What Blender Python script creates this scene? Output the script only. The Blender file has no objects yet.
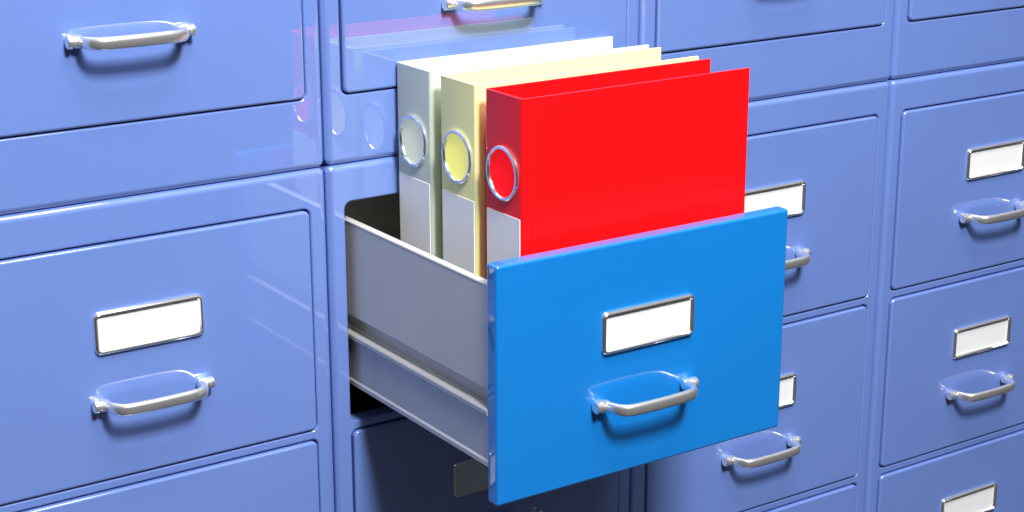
import bpy, bmesh, math, random
from mathutils import Matrix, Vector
random.seed(3)
S=bpy.context.scene
COL=S.collection
W=0.46; H=0.981; PITCH=0.288; DH=0.277; G=0.023; BASE=0.082; DEPTH=0.60; PULL=0.314
try:
    S.view_settings.view_transform='Standard'; S.view_settings.look='None'; S.view_settings.exposure=0
except Exception: pass

# ------------------------------------------------------------ materials
def mat(name,col,rough=.35,metal=0,coat=0,coat_r=.03,bump=0,bscale=300,var=0,spec=.5,rvar=0,coat_ior=1.5,glow=0):
    m=bpy.data.materials.new(name); m.use_nodes=True
    nt=m.node_tree; b=nt.nodes['Principled BSDF']
    b.inputs['Base Color'].default_value=(*col,1)
    b.inputs['Roughness'].default_value=rough
    b.inputs['Metallic'].default_value=metal
    b.inputs['Specular IOR Level'].default_value=spec
    b.inputs['Coat Weight'].default_value=coat
    b.inputs['Coat Roughness'].default_value=coat_r
    b.inputs['Coat IOR'].default_value=coat_ior
    if glow:
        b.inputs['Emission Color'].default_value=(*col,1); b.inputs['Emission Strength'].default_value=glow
    tc=nt.nodes.new('ShaderNodeTexCoord')
    if var:
        n=nt.nodes.new('ShaderNodeTexNoise'); n.inputs['Scale'].default_value=5; n.inputs['Detail'].default_value=5
        nt.links.new(tc.outputs['Object'],n.inputs['Vector'])
        r=nt.nodes.new('ShaderNodeMapRange'); r.inputs['To Min'].default_value=1-var; r.inputs['To Max'].default_value=1+var
        r.inputs['From Min'].default_value=.3; r.inputs['From Max'].default_value=.7
        nt.links.new(n.outputs['Fac'],r.inputs['Value'])
        h=nt.nodes.new('ShaderNodeHueSaturation'); h.inputs['Color'].default_value=(*col,1)
        nt.links.new(r.outputs['Result'],h.inputs['Value']); nt.links.new(h.outputs['Color'],b.inputs['Base Color'])
    if rvar:
        n=nt.nodes.new('ShaderNodeTexNoise'); n.inputs['Scale'].default_value=14; n.inputs['Detail'].default_value=8
        nt.links.new(tc.outputs['Object'],n.inputs['Vector'])
        r=nt.nodes.new('ShaderNodeMapRange'); r.inputs['To Min'].default_value=max(0,rough-rvar); r.inputs['To Max'].default_value=rough+rvar
        r.inputs['From Min'].default_value=.3; r.inputs['From Max'].default_value=.7
        nt.links.new(n.outputs['Fac'],r.inputs['Value']); nt.links.new(r.outputs['Result'],b.inputs['Roughness'])
    if bump:
        n=nt.nodes.new('ShaderNodeTexNoise'); n.inputs['Scale'].default_value=bscale; n.inputs['Detail'].default_value=3
        nt.links.new(tc.outputs['Object'],n.inputs['Vector'])
        bp=nt.nodes.new('ShaderNodeBump'); bp.inputs['Strength'].default_value=bump; bp.inputs['Distance'].default_value=.001
        nt.links.new(n.outputs['Fac'],bp.inputs['Height']); nt.links.new(bp.outputs['Normal'],b.inputs['Normal'])
    return m
M_CAB=mat('cabinet_paint',(.150,.245,.62),rough=.42,coat=1,coat_r=.010,var=.025,rvar=.05,spec=.2,coat_ior=2.4)
M_IN_SHADE=mat('interior_shade',(.010,.012,.022),rough=.6)  # cavity shade painted as near-black; the interior itself is cabinet blue
M_FRONT=mat('bright_blue_paint',(.004,.190,.60),rough=.42,coat=1,coat_r=.02,var=.02,spec=.2,coat_ior=2.0)
M_STEEL=mat('drawer_steel',(.58,.57,.54),rough=.4,metal=.1,coat=.3,coat_r=.12,var=.03)
M_RAIL=mat('rail_steel',(.46,.455,.44),rough=.32,metal=.3,coat=.4,coat_r=.1,var=.03)
M_CHROME=mat('chrome',(.95,.95,.95),rough=.15,metal=.95)
M_SATIN=mat('satin_metal',(.98,.98,.97),rough=.25,metal=.88)
M_CARD=mat('card',(.78,.79,.80),rough=.7,bump=.1,bscale=900,var=.015)
M_PAPER=mat('label_paper',(.96,.96,.96),rough=.6,bump=.08,bscale=900)
M_RED=mat('red_vinyl',(.93,.004,.006),rough=.36,bump=.12,bscale=1400,spec=.35)
M_YEL=mat('yellow_vinyl',(.95,.93,.42),rough=.4,bump=.12,bscale=1400,spec=.35)
M_WHT=mat('pale_vinyl',(.60,.67,.58),rough=.4,bump=.12,bscale=1400,spec=.35)
M_RED_GLOW=mat('red_hole_glow',(1,.003,.006),rough=.5,glow=.6,spec=.1)  # brighter colour and emission imitate light inside the finger holes
M_YEL_GLOW=mat('yellow_hole_glow',(1,.95,.24),rough=.5,glow=.42,spec=.1)
M_WHT_GLOW=mat('pale_hole_glow',(.82,.88,.66),rough=.5,glow=.22,spec=.1)
M_FLOOR=mat('floor_vinyl',(.014,.015,.018),rough=.6,var=.05,spec=.2)

# ------------------------------------------------------------ mesh helpers
def smooth(me,ang=35):
    for p in me.polygons: p.use_smooth=True
    me.set_sharp_from_angle(angle=math.radians(ang))
def bake(me,mods):
    o=bpy.data.objects.new('tmp',me); COL.objects.link(o)
    for t,kw in mods:
        m=o.modifiers.new(t,t)
        for k,v in kw.items(): setattr(m,k,v)
    dg=bpy.context.evaluated_depsgraph_get(); dg.update()
    r=bpy.data.meshes.new_from_object(o.evaluated_get(dg),depsgraph=dg)
    bpy.data.objects.remove(o)
    return r
def rr(x0,x1,z0,z1,r,n=5):
    pts=[]
    for cx,cz,a0 in((x1-r,z1-r,0),(x0+r,z1-r,90),(x0+r,z0+r,180),(x1-r,z0+r,270)):
        for i in range(n+1):
            a=math.radians(a0+90*i/n); pts.append((cx+r*math.cos(a),cz+r*math.sin(a)))
    return pts
def loft(bm,loops,cap0=True,cap1=True,closed=False):
    vs=[[bm.verts.new(p) for p in L] for L in loops]
    n=len(vs[0]); rng=range(len(vs)) if closed else range(len(vs)-1)
    for i in rng:
        A=vs[i];B=vs[(i+1)%len(vs)]
        for j in range(n):
            bm.faces.new((A[j],A[(j+1)%n],B[(j+1)%n],B[j]))
    if not closed:
        if cap0: bm.faces.new(vs[0][::-1])
        if cap1: bm.faces.new(vs[-1])
    return vs
def fin(bm,name,mats,ang=35,wn=True):
    bmesh.ops.recalc_face_normals(bm,faces=bm.faces)
    me=bpy.data.meshes.new(name); bm.to_mesh(me); bm.free()
    for m in mats: me.materials.append(m)
    smooth(me,ang)
    if wn:
        me=bake(me,[('WEIGHTED_NORMAL',dict(keep_sharp=True,weight=80))]); me.name=name
    return me
def box(bm,x0,x1,y0,y1,z0,z1,bev=0,seg=2,mi=0):
    t=bmesh.new()
    bmesh.ops.create_cube(t,size=1)
    for v in t.verts: v.co=Vector(((x0+x1)/2+v.co.x*(x1-x0),(y0+y1)/2+v.co.y*(y1-y0),(z0+z1)/2+v.co.z*(z1-z0)))
    if bev: bmesh.ops.bevel(t,geom=t.edges[:],offset=bev,segments=seg,profile=.5,affect='EDGES')
    for f in t.faces: f.material_index=mi
    me=bpy.data.meshes.new('t'); t.to_mesh(me); t.free(); bm.from_mesh(me); bpy.data.meshes.remove(me)
def obj(name,me,parent=None,loc=(0,0,0),**props):
    o=bpy.data.objects.new(name,me); COL.objects.link(o)
    if parent is not None: o.parent=parent
    o.location=loc
    for k,v in props.items(): o[k]=v
    return o

# ------------------------------------------------------------ cabinet body
def make_body():
    bm=bmesh.new()
    box(bm,-W/2+.0010,W/2-.0010,0,DEPTH,0,H,bev=.0085,seg=6)
    me=bpy.data.meshes.new('b'); bm.to_mesh(me); bm.free()
    bm=bmesh.new()
    for k in range(3):
        z0=BASE+k*PITCH
        L=rr(-W/2+G,W/2-G,z0,z0+DH,.009,5)
        loft(bm,[[(x,y,z) for x,z in L] for y in(-.05,.022,DEPTH-.02)])
    bmesh.ops.recalc_face_normals(bm,faces=bm.faces)
    cm=bpy.data.meshes.new('c'); bm.to_mesh(cm); bm.free()
    co=bpy.data.objects.new('cut',cm); COL.objects.link(co)
    r=bake(me,[('BOOLEAN',dict(object=co,operation='DIFFERENCE',solver='EXACT')),
               ('BEVEL',dict(width=.0028,segments=3,limit_method='ANGLE',angle_limit=math.radians(60)))])
    bpy.data.objects.remove(co)
    r.materials.clear(); r.materials.append(M_CAB); r.materials.append(M_IN_SHADE)
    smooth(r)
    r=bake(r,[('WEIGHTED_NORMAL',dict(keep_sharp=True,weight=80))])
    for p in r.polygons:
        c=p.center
        p.material_index=1 if (c.y>.03 and abs(c.x)<W/2-.01 and .01<c.z<H-.01 and c.y<DEPTH-.01) else 0  # cavity faces take the painted shade
    r.name='cabinet_body'
    return r
ME_BODY=make_body()

def make_panel(name,w0,w1,z0,z1,r,y0,y1,bev,mt):
    bm=bmesh.new(); loops=[]
    for i in range(5):
        a=math.radians(90*i/4); ins=bev*(1-math.sin(a)); y=y0+bev*(1-math.cos(a))
        loops.append([(x,y,z) for x,z in rr(w0+ins,w1-ins,z0+ins,z1-ins,max(r-ins,.0006))])
    loops.append([(x,y1-.001,z) for x,z in rr(w0,w1,z0,z1,r)])
    loops.append([(x,y1,z) for x,z in rr(w0+.001,w1-.001,z0+.001,z1-.001,max(r-.001,.0006))])
    loft(bm,loops)
    return fin(bm,name,[mt])
c=.0021
ME_PANEL=make_panel('drawer_panel',-W/2+G+c,W/2-G-c,c,DH-c,.0075,-.003,.018,.0034,M_CAB)
ME_OPENFRONT=make_panel('open_drawer_front',-.2020,.2050,.005,DH,.0034,-.0005,.017,.0036,M_FRONT)

# ------------------------------------------------------------ handle
def make_handle():
    bm=bmesh.new()
    hl=.0715
    for s in(-1,1):
        prof=[(0,.0),(0,.0060),(.0010,.0072),(.0050,.0074),(.0058,.0060),(.0074,.0060),(.0082,.0074),(.0150,.0070),(.0180,.0056),(.0190,.0)]
        loops=[]
        for x,r in prof:
            r=max(r,.0002)
            loops.append([(s*(hl-x),-.0078+r*math.cos(t*math.tau/24),r*math.sin(t*math.tau/24)) for t in range(24)])
        loft(bm,loops)
        box(bm,s*(hl-.010)-.0045,s*(hl-.010)+.0045,-.007,.0008,-.0050,.0050,bev=.0008)
    P=0.036
    pts=[(-.0575,-.0080),(-.0560,-.0150),(-.0545,-.0220),(-.0510,-.0290),(-.0450,-.0338),(-.0340,-P-.0002),(-.017,-P-.0012),(0,-P-.0016)]
    pts=pts+[(-x,y) for x,y in pts[-2::-1]]
    path=[]
    for i in range(len(pts)-1):
        p0=Vector(pts[max(i-1,0)]);p1=Vector(pts[i]);p2=Vector(pts[i+1]);p3=Vector(pts[min(i+2,len(pts)-1)])
        for k in range(4):
            t=k/4
            path.append(.5*((2*p1)+(-p0+p2)*t+(2*p0-5*p1+4*p2-p3)*t*t+(-p0+3*p1-3*p2+p3)*t**3))
    path.append(Vector(pts[-1]))
    loops=[]
    for i,p in enumerate(path):
        a=path[max(i-1,0)];b=path[min(i+1,len(path)-1)]
        tg=(b-a).normalized(); nn=Vector((-tg.y,tg.x))
        e=abs(2*i/(len(path)-1)-1)
        hz=.0070-.0012*e**3; th=.0042+.0004*e
        L=[]
        for k in range(20):
            an=k*math.tau/20
            cx=math.copysign(abs(math.cos(an))**.9,math.cos(an));sx=math.copysign(abs(math.sin(an))**.9,math.sin(an))
            q=p+nn*th*cx
            L.append((q.x,q.y,hz*sx))
        loops.append(L)
    loft(bm,loops)
    return fin(bm,'handle',[M_SATIN],40,wn=False)
ME_HANDLE=make_handle()
def make_holder():
    bm=bmesh.new(); w=.0650;h=.0250
    prof=[(0,.0008),(0,-.0020),(.0012,-.0040),(.0026,-.0048),(.0042,-.0042),(.0052,-.0024),(.0060,-.0012),(.0060,.0008)]
    loft(bm,[[(x,y,z) for x,z in rr(-w+i,w-i,-h+i,h-i,max(.0080-i,.0022),6)] for i,y in prof],closed=True)
    return fin(bm,'label_holder',[M_CHROME],40,wn=False)
ME_HOLDER=make_holder()
def make_card():
    bm=bmesh.new()
    loft(bm,[[(x,y,z) for x,z in rr(-.0600,.0600,-.0200,.0200,.0012,2)] for y in(-.0008,.0004)])
    return fin(bm,'label_card',[M_CARD],wn=False)
ME_CARD=make_card()

# ------------------------------------------------------------ open drawer box
ZB=.323
def make_box():
    bm=bmesh.new()
    yb=.54; yf=.0165
    xs=.199
    zt=ZB-.071; zl=ZB-.190; zr=ZB-.240
    for s in(-1,1):
        a,b=sorted((s*xs,s*(xs-.009)))
        box(bm,a,b,yf,yb,zl,zt-.003,bev=.0012)
        a,b=sorted((s*(xs+.0003),s*(xs-.0093)))
        box(bm,a,b,yf+.0005,yb+.001,zt-.004,zt,bev=.0014,seg=3)
        a,b=sorted((s*(xs-.0120),s*(xs-.0150)))
        box(bm,a,b,yf+.001,yb-.001,zr,zl+.004)
    box(bm,-xs+.005,xs-.005,yb-.011,yb+.0015,zr+.001,zt-.003,bev=.001)
    box(bm,-xs+.0125,xs-.0125,yf+.002,yb-.002,zr-.003,zr+.003)
    box(bm,-xs+.0105,xs-.0105,yf+.0003,yf+.010,zr+.004,zt-.012)
    return fin(bm,'drawer_box',[M_STEEL])
ME_BOX=make_box()
def make_slide(s):
    xo=.2030
    prof=[(xo-.0155,ZB-.210),(xo-.003,ZB-.210),(xo-.0012,ZB-.2106),(xo,ZB-.2125),(xo,ZB-.217),(xo-.0035,ZB-.221),(xo-.0035,ZB-.270),(xo-.0015,ZB-.272),(xo-.0015,ZB-.277),(xo-.0030,ZB-.278),(xo-.0155,ZB-.278)]
    b=bmesh.new()
    loft(b,[[(s*x,y,z) for x,z in prof] for y in(.0172,.50)])
    return fin(b,'drawer_slide',[M_RAIL],30,wn=False)

# ------------------------------------------------------------ cabinets
def dress(dr,off=0.0,hx=-.0020):
    obj('handle',ME_HANDLE,dr,(hx,-.003-off,.0950))
    obj('label_holder',ME_HOLDER,dr,(0,-.003-off,.176))
    obj('label_card',ME_CARD,dr,(0,-.003-off,.176))
def build_cabinet(x,z,open_top=False):
    e=obj('filing_cabinet',None,None,(x,0,z)); e.empty_display_size=.1
    obj('cabinet_body',ME_BODY,e)
    for k in range(3):
        zz=BASE+k*PITCH
        if open_top and k==2:
            dr=obj('drawer',ME_BOX,e,(0,-PULL,zz)); dr['label']='pulled out grey steel drawer with a bright blue front'
            obj('drawer_front',ME_OPENFRONT,dr)
            for s in(-1,1): obj('drawer_slide',make_slide(s),dr)
            dress(dr,-.0025,-.006)
        else:
            dr=obj('drawer',ME_PANEL,e,(0,0,zz)); dress(dr)
    return e
GROUP='filing cabinets stacked side by side'
def tag(e,label):
    e['label']=label; e['category']='filing cabinet'; e['group']=GROUP
opened=build_cabinet(W/2,-H,True)
tag(opened,'blue filing cabinet with its top drawer pulled out, holding binders')
first=build_cabinet(-W/2,-H)
tag(first,'glossy blue metal filing cabinet with closed drawers on the floor')
def copy_tree(src,parent,loc=None):
    n=src.copy(); COL.objects.link(n); n.parent=parent
    if loc is not None: n.location=loc
    for ch in list(src.children): copy_tree(ch,n)
    return n
bpy.context.view_layer.update()
for ci in range(-1,5):
    X=-W/2+ci*W
    for up in(0,1):
        if up==0 and ci in(0,1): continue
        n=copy_tree(first,None,(X,0,-H if not up else 0))
        n['label']='glossy blue metal filing cabinet stacked on top of another cabinet' if up else 'glossy blue metal filing cabinet with closed drawers on the floor'

# ------------------------------------------------------------ binders
BX=.092; BT=.115; BL=.3155; ZFLOOR=-.237; BH=BT-ZFLOOR
def binder(y_front,y_back,m,m_glow,label):
    w=y_back-y_front; th=.0038; r=.0045
    e=obj('binder',None,None,(BX,y_front,ZFLOOR)); e.empty_display_size=.05
    e['label']=label; e['category']='binder'; e['group']='ring binders standing in the open drawer'
    bm=bmesh.new()
    outer=[]
    def hinge(y,sgn):
        return [(.0175,y),(.0160,y+sgn*.0009),(.0145,y+sgn*.0011),(.0130,y+sgn*.0009),(.0115,y)]
    outer+=[(BL,.0008),(BL-.0008,0)]
    outer+=hinge(0,1)
    for i in range(7):
        a=math.radians(270-90*i/6); outer.append((r+r*math.cos(a),r+r*math.sin(a)))
    for i in range(7):
        a=math.radians(180-90*i/6); outer.append((r+r*math.cos(a),w-r+r*math.sin(a)))
    outer+=hinge(w,-1)[::-1]
    outer+=[(BL-.0008,w),(BL,w-.0008)]
    inner=[(BL,w-th+.0008),(BL-.0008,w-th),(.016,w-th),(th+.002,w-th),(th,w-th-.002),(th,th+.002),(th+.002,th),(.016,th),(BL-.0008,th),(BL,th-.0008)]
    prof=outer+inner
    loft(bm,[[(x,y,z) for x,y in prof] for z in(0,.0006,BH-.0006,BH)],cap0=True,cap1=True)
    obj('cover',fin(bm,'binder_cover',[m],30,wn=False),e)
    bm=bmesh.new()
    loft(bm,[[(x,y,z) for y,z in rr(.0042,w-.0042,.020,BH-.132,.001,2)] for x in(-.0006,.0002)])
    obj('spine_label',fin(bm,'spine_label',[M_PAPER],wn=False),e)
    R=.0305; zc=BH-.087
    prof=[(0,.0003),(0,-.0022),(.0012,-.0036),(.0034,-.0036),(.0048,-.0018),(.0050,.0003)]
    bm=bmesh.new()
    loft(bm,[[(y,w/2+(R-i)*math.cos(t*math.tau/48),zc+(R-i)*math.sin(t*math.tau/48)) for t in range(48)] for i,y in prof],closed=True)
    obj('finger_ring',fin(bm,'finger_ring',[M_CHROME],40,wn=False),e)
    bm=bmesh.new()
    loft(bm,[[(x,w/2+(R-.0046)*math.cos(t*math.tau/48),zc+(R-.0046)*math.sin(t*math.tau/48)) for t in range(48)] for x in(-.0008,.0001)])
    obj('finger_hole_glow',fin(bm,'finger_hole_glow',[m_glow],wn=False),e)  # glowing disc added in place of the open hole's lit interior
    return e
binder(-.269,-.196,M_RED,M_RED_GLOW,'red ring binder with white spine label, in the open drawer')
binder(-.178,-.103,M_YEL,M_YEL_GLOW,'pale yellow ring binder standing between red and white ones')
binder(-.083,-.006,M_WHT,M_WHT_GLOW,'pale grey white ring binder at the back of the row')

# ------------------------------------------------------------ floor
bm=bmesh.new()
vs=[bm.verts.new(p) for p in((-14,-14,-H),(14,-14,-H),(14,10,-H),(-14,10,-H))]; bm.faces.new(vs)
fl=obj('floor',fin(bm,'floor',[M_FLOOR],wn=False)); fl['kind']='structure'

# ------------------------------------------------------------ light
w=bpy.data.worlds.new('World'); S.world=w; w.use_nodes=True
nt=w.node_tree; bg=nt.nodes['Background']
tc=nt.nodes.new('ShaderNodeTexCoord'); sp=nt.nodes.new('ShaderNodeSeparateXYZ'); cr=nt.nodes.new('ShaderNodeValToRGB')
nt.links.new(tc.outputs['Generated'],sp.inputs[0])
mr=nt.nodes.new('ShaderNodeMapRange'); mr.inputs['From Min'].default_value=-1; mr.inputs['From Max'].default_value=1
nt.links.new(sp.outputs['Z'],mr.inputs['Value']); nt.links.new(mr.outputs['Result'],cr.inputs['Fac'])
el=cr.color_ramp.elements; el[0].position=.50; el[0].color=(.02,.022,.028,1); el[1].position=.85; el[1].color=(1,1,1,1)
e=el.new(.66); e.color=(.16,.17,.19,1)
nt.links.new(cr.outputs['Color'],bg.inputs[0]); bg.inputs[1].default_value=.38
def area(name,loc,target,size,power,col=(1,1,1)):
    l=bpy.data.lights.new(name,'AREA'); l.shape='RECTANGLE'; l.size=size[0]; l.size_y=size[1]; l.energy=power; l.color=col
    o=bpy.data.objects.new(name,l); COL.objects.link(o); o.location=loc
    o.rotation_euler=(Vector(target)-Vector(loc)).to_track_quat('-Z','Y').to_euler()
    return o
area('key_lamp',(-.20,-2.4,2.4),(.4,0,-.1),(.55,.55),196,(1,.99,.97))
area('overhead_fill',(.1,-1.6,3.2),(.4,-.1,-.1),(1.8,1.0),85,(.98,.99,1))  # added soft fill from above, for highlights on bevels and metal

# ------------------------------------------------------------ camera
cd=bpy.data.cameras.new('camera'); cam=bpy.data.objects.new('camera',cd); COL.objects.link(cam)
R=Matrix(((0.82959,-0.55838,-0.00146),(0.16204,0.23824,0.95759),(-0.53435,-0.79464,0.28812))).transposed()
cam.matrix_world=Matrix.Translation((-0.9337,-1.7743,0.4918))@R.to_4x4()
cd.sensor_width=36; cd.lens=1766/1024*36; cd.clip_start=.05; cd.clip_end=200
S.camera=cam
